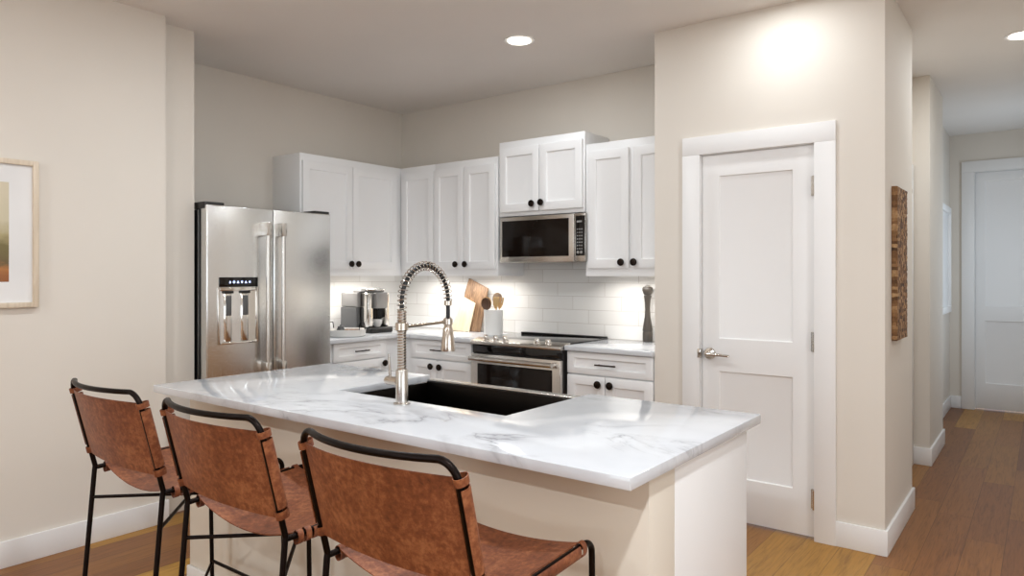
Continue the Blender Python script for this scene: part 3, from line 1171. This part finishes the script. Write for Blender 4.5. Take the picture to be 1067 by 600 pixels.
# ------------------------------------------------------------------ faucet
fx, fy = -1.807, 1.735
t = thing('faucet', 'tall brushed nickel spring-neck faucet on the island', 'faucet', (fx, fy, CT))
part('base', B().lathe((fx, fy, CT + 0.0005), (0, 0, 1), [(0.030, 0), (0.030, 0.004), (0.022, 0.008), (0.0215, 0.118), (0.020, 0.121), (0, 0.121)], 28), 'steel_h', t, 'round faucet body')
# ribbed column
pr = [(0.0135, 0)]
z = 0.0
while z < 0.205:
    pr += [(0.0150, z + 0.001), (0.0165, z + 0.003), (0.0165, z + 0.006), (0.0140, z + 0.008)]
    z += 0.010
pr += [(0.0135, z), (0, z)]
part('ribbed_column', B().lathe((fx, fy, 1.034), (0, 0, 1), pr, 20), 'nickel', t)
part('collar', B().lathe((fx, fy, 1.172), (0, 0, 1), [(0.019, 0), (0.023, 0.003), (0.023, 0.027), (0.019, 0.030)], 24), 'nickel', t)
part('support_arm', B().tube([(fx, fy + 0.020, 1.186), (fx, fy + 0.225, 1.192)], 0.0062, 12), 'nickel', t)
# hose arch
yc, rr = fy + 0.12, 0.12
zc = 1.272
pts = [(fx, fy, 1.236), (fx, fy, zc)]
for i in range(1, 24):
    a = PI - PI * i / 24
    pts.append((fx, yc + rr * math.cos(a), zc + 0.130 * math.sin(a)))
pts += [(fx, fy + 0.24, zc), (fx, fy + 0.24, 1.20)]
part('hose', B().tube(pts, 0.0078, 12), 'black_plastic', t, 'dark flexible hose')
# spring coil round the hose
P = [Vector(p) for p in pts]
P = P[:-1]
seglen = [(P[i + 1] - P[i]).length for i in range(len(P) - 1)]
tot = sum(seglen)
turns = 27
coil = []
N = turns * 12
for i in range(N + 1):
    s_ = tot * i / N
    k_ = 0
    while k_ < len(seglen) - 1 and s_ > seglen[k_]:
        s_ -= seglen[k_]
        k_ += 1
    p = P[k_].lerp(P[k_ + 1], min(1, s_ / seglen[k_]))
    tg = (P[k_ + 1] - P[k_]).normalized()
    sx = Vector((1, 0, 0))
    w2 = tg.cross(sx)
    a = 2 * PI * i / 12
    coil.append(p + sx * 0.0165 * math.cos(a) + w2 * 0.0165 * math.sin(a))
part('spring', B().tube(coil, 0.0017, 6), 'nickel', t, 'open coil spring around the hose')
hx, hyy = fx, fy + 0.24
part('hose_ring', B().lathe((hx, hyy, 1.252), (0, 0, 1), [(0.012, 0), (0.015, 0.002), (0.015, 0.018), (0.012, 0.020)], 20), 'nickel', t)
part('spray_head', B().lathe((hx, hyy, 1.080), (0, 0, 1), [(0.018, 0), (0.0265, 0.0), (0.027, 0.006), (0.0235, 0.045), (0.0185, 0.085), (0.0150, 0.092), (0.0145, 0.124), (0.010, 0.127), (0, 0.127)], 28), 'nickel', t, 'flared spray head')
part('holder', B().lathe((hx, hyy, 1.180), (0, 0, 1), [(0.0155, 0), (0.0185, 0.002), (0.0185, 0.022), (0.0155, 0.024)], 24), 'nickel', t)
lv = part('handle', B().lathe((fx - 0.018, fy, 0.992), (-1, 0, 0), [(0.0155, 0), (0.0155, 0.054), (0.013, 0.060), (0, 0.061)], 22), 'nickel', t, 'side handle barrel')
part('lever', B().tube([(fx - 0.058, fy, 1.004), (fx - 0.060, fy - 0.002, 1.04), (fx - 0.062, fy - 0.004, 1.088)], [0.0052, 0.0046, 0.0038], 10), 'steel_h', lv)

# ------------------------------------------------------------------ stools
HW, LEAN, ZK, ZT = 0.235, 0.07, 0.717, 0.985
RT = 0.0079


def sleeve(center0, center1, side, ax_out, ax_back, kind):
    """leather round a tube: kind 'ring' = closed band, 'wrap' = strip open on the slit side"""
    ro, ri = 0.0132, 0.0112
    if kind == 'ring':
        a0, a1, n = 0, 2 * PI, 24
    else:
        a0, a1, n = -3.72, 0.86, 26       # from the inner front round the outside to the rear
    c0, c1 = Vector(center0), Vector(center1)
    d = c1 - c0
    eo, eb = Vector(ax_out), Vector(ax_back)
    outer, inner = [], []
    for i in range(n + 1):
        a = a0 + (a1 - a0) * i / n
        # an oval band, deeper towards the front of the stool than towards its slit
        outer.append(c0 + eo * (math.cos(a) * ro) + eb * (math.sin(a) * (ro + 0.0055) - 0.0055))
        inner.append(c0 + eo * (math.cos(a) * ri) + eb * (math.sin(a) * (ri + 0.0055) - 0.0055))
    b = B()
    if kind == 'ring':
        tb = bmesh.new()
        m = n
        rings = [[tb.verts.new(p + q) for p in L[:m]] for L in (outer, inner) for q in (Vector((0, 0, 0)), d)]
        o0, o1, i0, i1 = rings
        for i in range(m):
            j = (i + 1) % m
            tb.faces.new([o0[i], o0[j], o1[j], o1[i]])
            tb.faces.new([i0[j], i0[i], i1[i], i1[j]])
            tb.faces.new([o0[j], o0[i], i0[i], i0[j]])
            tb.faces.new([o1[i], o1[j], i1[j], i1[i]])
        bmesh.ops.recalc_face_normals(tb, faces=tb.faces)
        b._take(tb)
    else:
        b.extr(outer + inner[::-1], d)
    return b


def merge(*bs):
    r = B()
    for b in bs:
        me = bpy.data.meshes.new('tmp')
        b.bm.to_mesh(me)
        b.bm.free()
        r.bm.from_mesh(me)
        bpy.data.meshes.remove(me)
    return r


def build_stool():
    t = thing('counter_stool', 'leftmost leather sling counter stool, nearest the left wall', 'stool', (0, 0, 0), 'brown leather counter stools at the island')
    for s in (-1, 1):
        # rear legs lean slightly back towards the floor
        part('leg', B().tube([(s * HW, -0.062, 0.0), (s * HW, -0.002, ZK - 0.012), (s * HW, 0, ZK)], RT, 12), 'black_metal', t)
    FYL = 0.415
    for s in (-1, 1):
        pts = [(s * HW, FYL + 0.012, 0.0), (s * HW, FYL, ZK - 0.030)]
        for i in range(1, 7):
            a = i / 6 * PI / 2
            pts.append((s * HW, FYL - 0.032 * (1 - math.cos(a)), ZK - 0.018 + 0.032 * math.sin(a)))
        part('leg', B().tube(pts, RT, 12), 'black_metal', t)
    for s in (-1, 1):
        part('seat_rail', B().tube([(s * HW, 0.0, ZK - 0.006), (s * HW, FYL - 0.030, ZK + 0.0135)], RT * 0.95, 12), 'black_metal', t)
    # uprights and top bar, one bent tube

    def post(z):
        return -LEAN * (z - ZK) / (ZT + 0.015 - ZK)
    zt = 1.022
    yt = post(zt)
    pts = [(-HW, 0, ZK), (-HW, post(0.85), 0.85), (-HW, post(0.975), 0.975)]
    for i in range(1, 8):
        a = i / 7 * PI / 2
        pts.append((-HW + 0.042 * (1 - math.cos(a)), post(0.975 + 0.045 * math.sin(a)) - 0.004 * (1 - math.cos(a)), 0.975 + (zt - 0.975) * math.sin(a)))
    for i in range(1, 16):
        x = -0.190 + 0.38 * i / 16
        pts.append((x, yt - 0.004 - 0.042 * (1 - (x / 0.195) ** 2), zt))
    pts += [(-p[0], p[1], p[2]) for p in pts[:10][::-1]]
    part('back_frame', B().tube(pts, RT, 12), 'black_metal', t)
    # crossed braces
    part('brace', B().tube([(-HW, -0.010, 0.612), (HW, FYL + 0.001, 0.618)], 0.0056, 10), 'black_metal', t)
    part('brace', B().tube([(HW, -0.010, 0.606), (-HW, FYL + 0.001, 0.604)], 0.0056, 10), 'black_metal', t)
    part('footrest', B().tube([(-HW, FYL + 0.008, 0.255), (HW, FYL + 0.008, 0.255)], 0.0062, 10), 'black_metal', t)
    part('brace', B().tube([(-HW, FYL + 0.008, 0.250), (HW, -0.058, 0.046)], 0.0056, 10), 'black_metal', t)
    part('brace', B().tube([(HW, FYL + 0.008, 0.262), (-HW, -0.058, 0.058)], 0.0056, 10), 'black_metal', t)

    # back sling
    z0, z1 = 0.767, 0.992
    ax_b = Vector((0, -1, -LEAN / 0.283)).normalized()

    def back(u, v):
        x = -0.2235 + 0.447 * u
        q = 1 - (x / 0.2235) ** 2
        z = z0 + (z1 - z0) * v + 0.004 * q * v
        return (x, post(z) - 0.0048 - q * (0.022 + 0.020 * v), z)
    bk = part('backrest', B().sheet(back, 28, 12, (0, 0.0028, 0)), 'leather', t)
    for s in (-1, 1):
        def c(z):
            return (s * HW, post(z), z)
        pieces = [sleeve(c(z0), c(z0 + 0.020), s, (s, 0, 0), ax_b, 'ring'),
                  sleeve(c(z1 - 0.016), c(z1), s, (s, 0, 0), ax_b, 'ring'),
                  sleeve(c(z0 + 0.027), c(z1 - 0.023), s, (s, 0, 0), ax_b, 'wrap')]
        part('strap', merge(*pieces), 'leather', bk, 'leather wrapped round the upright')

    # seat sling
    y0, y1 = 0.030, 0.372

    def rail(y):
        return ZK - 0.006 + 0.0195 * y / (FYL - 0.030)

    def seat(u, v):
        x = -0.2235 + 0.447 * u
        y = y0 + (y1 - y0) * v
        q = 1 - (x / 0.2235) ** 2
        return (x, y, rail(y) + 0.0056 - (0.040 - 0.016 * v) * q)
    st = part('seat', B().sheet(seat, 28, 14, (0, 0, -0.0030)), 'leather', t)
    for s in (-1, 1):
        def c(y):
            return (s * HW, y, rail(y))
        pieces = [sleeve(c(y0), c(y0 + 0.016), s, (s, 0, 0), (0, 0, 1), 'ring'),
                  sleeve(c(y0 + 0.024), c(y0 + 0.040), s, (s, 0, 0), (0, 0, 1), 'ring'),
                  sleeve(c(y1 - 0.016), c(y1), s, (s, 0, 0), (0, 0, 1), 'ring'),
                  sleeve(c(y0 + 0.048), c(y1 - 0.024), s, (s, 0, 0), (0, 0, 1), 'wrap')]
        part('strap', merge(*pieces), 'leather', st, 'leather wrapped round the seat rail')
    return t


stool = build_stool()
stool.location = (-2.355, 1.05, 0)
s2 = copy_tree(stool)
s2.location = (-1.741, 1.05, 0)
s2['label'] = 'middle leather sling counter stool of the row at the island'
s3 = copy_tree(stool)
s3.location = (-1.107, 1.05, 0)
s3['label'] = 'nearest and rightmost leather sling counter stool at the island'

# ------------------------------------------------------------------ wall pictures
t = thing('framed_print', 'pale wood framed landscape print on the left wall', 'picture', (-3.88, 0.98, 1.56))
PY0, PY1, PZ0, PZ1 = 0.640, 1.312, 1.214, 1.912
b = B()
fw = 0.024
for y0, y1, z0, z1 in ((PY0, PY0 + fw, PZ0, PZ1), (PY1 - fw, PY1, PZ0, PZ1), (PY0 + fw, PY1 - fw, PZ0, PZ0 + fw), (PY0 + fw, PY1 - fw, PZ1 - fw, PZ1)):
    b.box(-3.879, -3.852, y0, y1, z0, z1, 0.002)
part('frame', b, 'frame_wood', t)
part('mat_board', B().box(-3.878, -3.866, PY0 + fw, PY1 - fw, PZ0 + fw, PZ1 - fw), 'mat', t)
o = B().box(-3.8665, -3.8650, 0.760, 1.192, 1.336, 1.802)
me_o = link_obj('print', o, 'landscape', (-3.88, 0.98, 0), t)
me_o.location = (0, 0, -1.56)
OFF[me_o] = (-3.88, 0.98, 1.56)

b = B()
b.box(-0.624, -0.600, 4.000, 4.308, 1.034, 1.818, 0.002)
random.seed(3)
zz = 1.036
while zz < 1.806:
    hh = random.uniform(0.008, 0.016)
    yy = 4.000
    while yy < 4.296:
        ll = random.uniform(0.03, 0.09)
        b.box(-0.602, -0.600 + random.uniform(0.002, 0.0045), yy - 0.002, min(yy + ll, 4.308), zz, min(zz + hh, 1.818))
        yy += ll
    zz += hh
single('wood_wall_art', b, 'driftwood', (-0.624, 4.15, 1.42), 'tall brown carved wood mosaic panel on the hall corner wall', 'wall art')

t = thing('framed_picture', 'slim white framed picture on the left hall wall near the far door', 'picture', (-0.795, 7.8, 1.5))
b = B()
for y0, y1, z0, z1 in ((7.37, 7.43, 1.0, 2.03), (8.17, 8.23, 1.0, 2.03), (7.43, 8.17, 1.0, 1.06), (7.43, 8.17, 1.97, 2.03)):
    b.box(-0.794, -0.752, y0, y1, z0, z1, 0.003)
part('frame', b, 'trim', t)
part('print', B().box(-0.793, -0.776, 7.43, 8.17, 1.06, 1.97), 'mat', t, 'pale print')

# ------------------------------------------------------------------ coffee maker
t = thing('coffee_maker', 'grey and chrome pod coffee maker on the left counter', 'coffee maker', (-4.25, 3.75, CT))
CX0, CX1, CY0, CY1 = -4.47, -4.20, 3.655, 3.885
b = B().box(-4.40, -4.14, CY0 + 0.004, CY1 - 0.004, CT, CT + 0.042, 0.010, 3)
part('drip_tray', b, 'black_plastic', t, 'black drip tray base')
part('water_tank', B().box(-4.46, -4.27, CY0 - 0.040, CY0 + 0.002, CT + 0.004, CT + 0.200, 0.008, 3), 'grey_plastic', t, 'dark grey side tank')
part('tank_lid', B().box(-4.46, -4.26, CY0 - 0.036, CY0 + 0.002, CT + 0.202, CT + 0.315, 0.010, 3), 'silver_plastic', t)
part('rear_column', B().box(-4.46, -4.285, CY0 + 0.003, CY1, CT + 0.002, CT + 0.318, 0.012, 3), 'silver_plastic', t)
for y0, y1 in ((CY0 + 0.003, CY0 + 0.058), (CY1 - 0.045, CY1)):
    part('side_cheek', B().box(-4.284, -4.182, y0, y1, CT + 0.043, CT + 0.315, 0.012, 3), 'chrome', t, 'shiny chrome side of the brewer')
part('brew_head', B().box(-4.284, -4.150, CY0 + 0.060, CY1 - 0.047, CT + 0.190, CT + 0.316, 0.012, 3), 'silver_plastic', t, 'silver brew head')
l_ = B()
prof = [(0.0, 0.0), (0.118, 0.0), (0.122, 0.008), (0.112, 0.024), (0.07, 0.034), (0, 0.037)]
l_.lathe((-4.305, 3.77, CT + 0.317), (0, 0, 1), prof, 36)
part('lid', l_, 'silver_plastic', t, 'rounded silver lid')
part('recess_panel', B().box(-4.284, -4.278, CY0 + 0.058, CY1 - 0.045, CT + 0.043, CT + 0.19), 'black_plastic', t, 'dark recess behind the cup')
part('lid_handle', B().tube([(-4.235 + 0.06 * math.cos(a), 3.77 + 0.095 * math.sin(a), CT + 0.334) for a in [-1.35 + i * 0.27 for i in range(11)]], 0.005, 8), 'chrome', t)

t = thing('cup', 'small white coffee cup on the coffee maker tray', 'cup', (-4.225, 3.79, CT + 0.043))
b = B().lathe((-4.225, 3.79, CT + 0.0425), (0, 0, 1), [(0.0, 0.0), (0.022, 0.0), (0.024, 0.004), (0.036, 0.025), (0.043, 0.058), (0.0405, 0.058), (0.034, 0.027), (0.022, 0.008), (0, 0.007)], 28)
part('bowl', b, 'ceramic', t)
part('handle', B().tube([(-4.225 + 0.012, 3.79 - 0.036 - 0.022 * math.sin(a), CT + 0.072 - 0.016 * math.cos(a)) for a in [i * PI / 8 for i in range(9)]], 0.0035, 8), 'ceramic', t)

# tray with little things beside the coffee maker
tx, ty = -4.135, 3.405
t = thing('serving_tray', 'round white tray beside the coffee maker, by the refrigerator', 'tray', (tx, ty, CT))
part('dish', B().lathe((tx, ty, CT + 0.0005), (0, 0, 1), [(0, 0), (0.132, 0), (0.140, 0.006), (0.146, 0.052), (0.140, 0.053), (0.134, 0.012), (0, 0.010)], 44), 'ceramic', t)
for a0 in (0.25, 0.25 + PI):
    ca, sa = math.cos(a0), math.sin(a0)
    pts = []
    for i in range(9):
        a = PI * i / 8
        w_ = 0.036 * math.cos(a)
        pts.append((tx + ca * 0.141 - sa * w_, ty + sa * 0.141 + ca * w_, CT + 0.050 + 0.050 * min(1, math.sin(a) * 1.6)))
    part('handle', B().tube(pts, 0.0035, 8), 'black_metal', t, 'black wire handle')
for i, (dx, dy) in enumerate(((0.02, 0.035), (0.055, 0.015), (0.02, -0.012), (-0.025, 0.02), (0.05, 0.06))):
    single('coffee_pod', B().lathe((tx + dx, ty + dy, CT + 0.0112), (0, 0, 1), [(0, 0), (0.013, 0), (0.017, 0.036), (0.020, 0.037), (0.020, 0.039), (0, 0.0395)], 18),
           'kettle_brown', (tx + dx, ty + dy, CT + 0.011), 'small brown coffee pod among others in the white tray', 'coffee pod', 'coffee pods in the white tray')
b = B().lathe((tx + 0.03, ty - 0.075, CT + 0.0112), (0, 0, 1), [(0, 0), (0.026, 0), (0.030, 0.012), (0.030, 0.045), (0.022, 0.056), (0.022, 0.066), (0.006, 0.069), (0.007, 0.078), (0, 0.080)], 22)
single('sugar_jar', b, 'grey_plastic', (tx + 0.03, ty - 0.075, CT + 0.011), 'small dark lidded jar in the white tray nearest the refrigerator', 'jar')

# ------------------------------------------------------------------ cutting boards, crock, mill
nv = Vector((0, 1, -0.2)).normalized() * 0.018
single('cutting_board', B().extr([(-3.757, 4.356, 1.342), (-3.543, 4.340, 1.262), (-3.572, 4.271, 0.9155), (-3.800, 4.271, 0.9155), (-3.782, 4.334, 1.23)], nv, 0.006, 3), 'acacia', (-3.67, 4.28, CT),
       'tall brown wood cutting board leaning on the backsplash behind a pale board', 'cutting board')
sh = Vector((0, -0.022, 0))
single('cutting_board', B().extr([Vector(p) + sh for p in ((-3.77, 4.325, 1.189), (-3.640, 4.3155, 1.142), (-3.668, 4.2703, 0.9155), (-3.868, 4.2703, 0.9155))], nv, 0.006, 3), 'maple', (-3.76, 4.26, CT),
       'pale maple cutting board leaning in front of the brown board', 'cutting board')

kx, ky = -3.345, 4.165
b = B().lathe((kx, ky, CT + 0.0005), (0, 0, 1), [(0, 0), (0.070, 0), (0.0735, 0.004), (0.0735, 0.186), (0.071, 0.189), (0.068, 0.186), (0.068, 0.010), (0, 0.008)], 40)
single('utensil_crock', b, 'ceramic', (kx, ky, CT), 'white cylindrical utensil crock left of the range', 'crock')


def utensil(name, kind, dx, dy, tx_, ty_, L, m, label):
    base = Vector((kx + dx, ky + dy, CT + 0.013))
    top = Vector((kx + tx_, ky + ty_, CT + L))
    d = (top - base).normalized()
    b = B().tube([base, base.lerp(top, 0.5), top], [0.0045, 0.005, 0.0045], 8)
    t = thing(name, label, 'utensil', tuple(base))
    part('shaft', b, m, t)
    side = Vector((0.86, 0.5, 0))
    side = (side - d * side.dot(d)).normalized()
    nr = d.cross(side)
    h = B()
    if kind == 'spoon':
        c = top + d * 0.040

        def f(u, v):
            a = (u - 0.5) * 2
            r = 0.5 + v * 0
            vv = (v - 0.5) * 2
            wv = math.sqrt(max(0.0, 1 - vv * vv)) * 0.037 + 0.0005
            return c + side * a * wv + d * vv * 0.048 + nr * (0.010 * (1 - a * a) * (1 - vv * vv))
        h.sheet(f, 10, 12, nr * 0.004)
    elif kind == 'fork':
        c = top
        pl = [(-0.008, 0), (0.008, 0), (0.022, 0.03), (0.024, 0.085), (0.013, 0.085), (0.011, 0.045), (0.005, 0.045), (0.005, 0.085), (-0.006, 0.085), (-0.006, 0.045), (-0.012, 0.045), (-0.014, 0.085), (-0.024, 0.085), (-0.022, 0.03)]
        h.extr([c + side * a + d * q for a, q in pl], nr * 0.005)
    else:
        c = top
        pl = [(-0.006, 0), (0.006, 0), (0.022, 0.03), (0.022, 0.08), (0.016, 0.088), (-0.016, 0.088), (-0.022, 0.08), (-0.022, 0.03)]
        h.extr([c + side * a + d * q for a, q in pl], nr * 0.005, 0.001)
    part('head', h, m, t)


utensil('wooden_spoon', 'spoon', -0.01, -0.02, -0.018, -0.055, 0.195, 'spoon_dark', 'dark round wooden spoon at the front of the white crock')
utensil('wooden_spoon', 'spoon', 0.01, 0.01, 0.012, 0.03, 0.232, 'spoon_grey', 'greyish wooden spoon standing behind the dark one in the crock')
utensil('wooden_fork', 'fork', 0.02, 0.0, 0.042, 0.02, 0.20, 'spoon_light', 'pale wooden fork at the right of the crock')
utensil('spatula', 'spatula', 0.02, -0.02, 0.040, -0.025, 0.198, 'spoon_light', 'pale wooden spatula in front of the fork in the crock')
utensil('wooden_spoon', 'spoon', -0.03, 0.0, -0.052, -0.01, 0.200, 'spoon_light', 'light wooden spoon leaning to the left side of the crock')

px, py = -2.150, 4.345
t = thing('pepper_mill', 'tall dark pepper mill on the counter beside the pantry wall', 'pepper mill', (px, py, CT))
part('body', B().lathe((px, py, CT + 0.0005), (0, 0, 1), [(0, 0), (0.032, 0), (0.0335, 0.004), (0.0335, 0.066), (0.031, 0.070), (0.0335, 0.075), (0.034, 0.082), (0.028, 0.12), (0.0195, 0.17), (0.0165, 0.22), (0.0185, 0.26), (0.0235, 0.30), (0.026, 0.312), (0.022, 0.316), (0, 0.316)], 28), 'mill', t)
part('head', B().lathe((px, py, CT + 0.3175), (0, 0, 1), [(0, 0), (0.023, 0), (0.030, 0.012), (0.0365, 0.032), (0.0355, 0.046), (0.028, 0.056), (0, 0.058)], 28), 'mill', t)
part('cap', B().lathe((px, py, CT + 0.3745), (0, 0, 1), [(0.020, 0), (0.020, 0.003), (0.012, 0.009), (0, 0.011)], 20), 'chrome', t, 'polished metal cap')
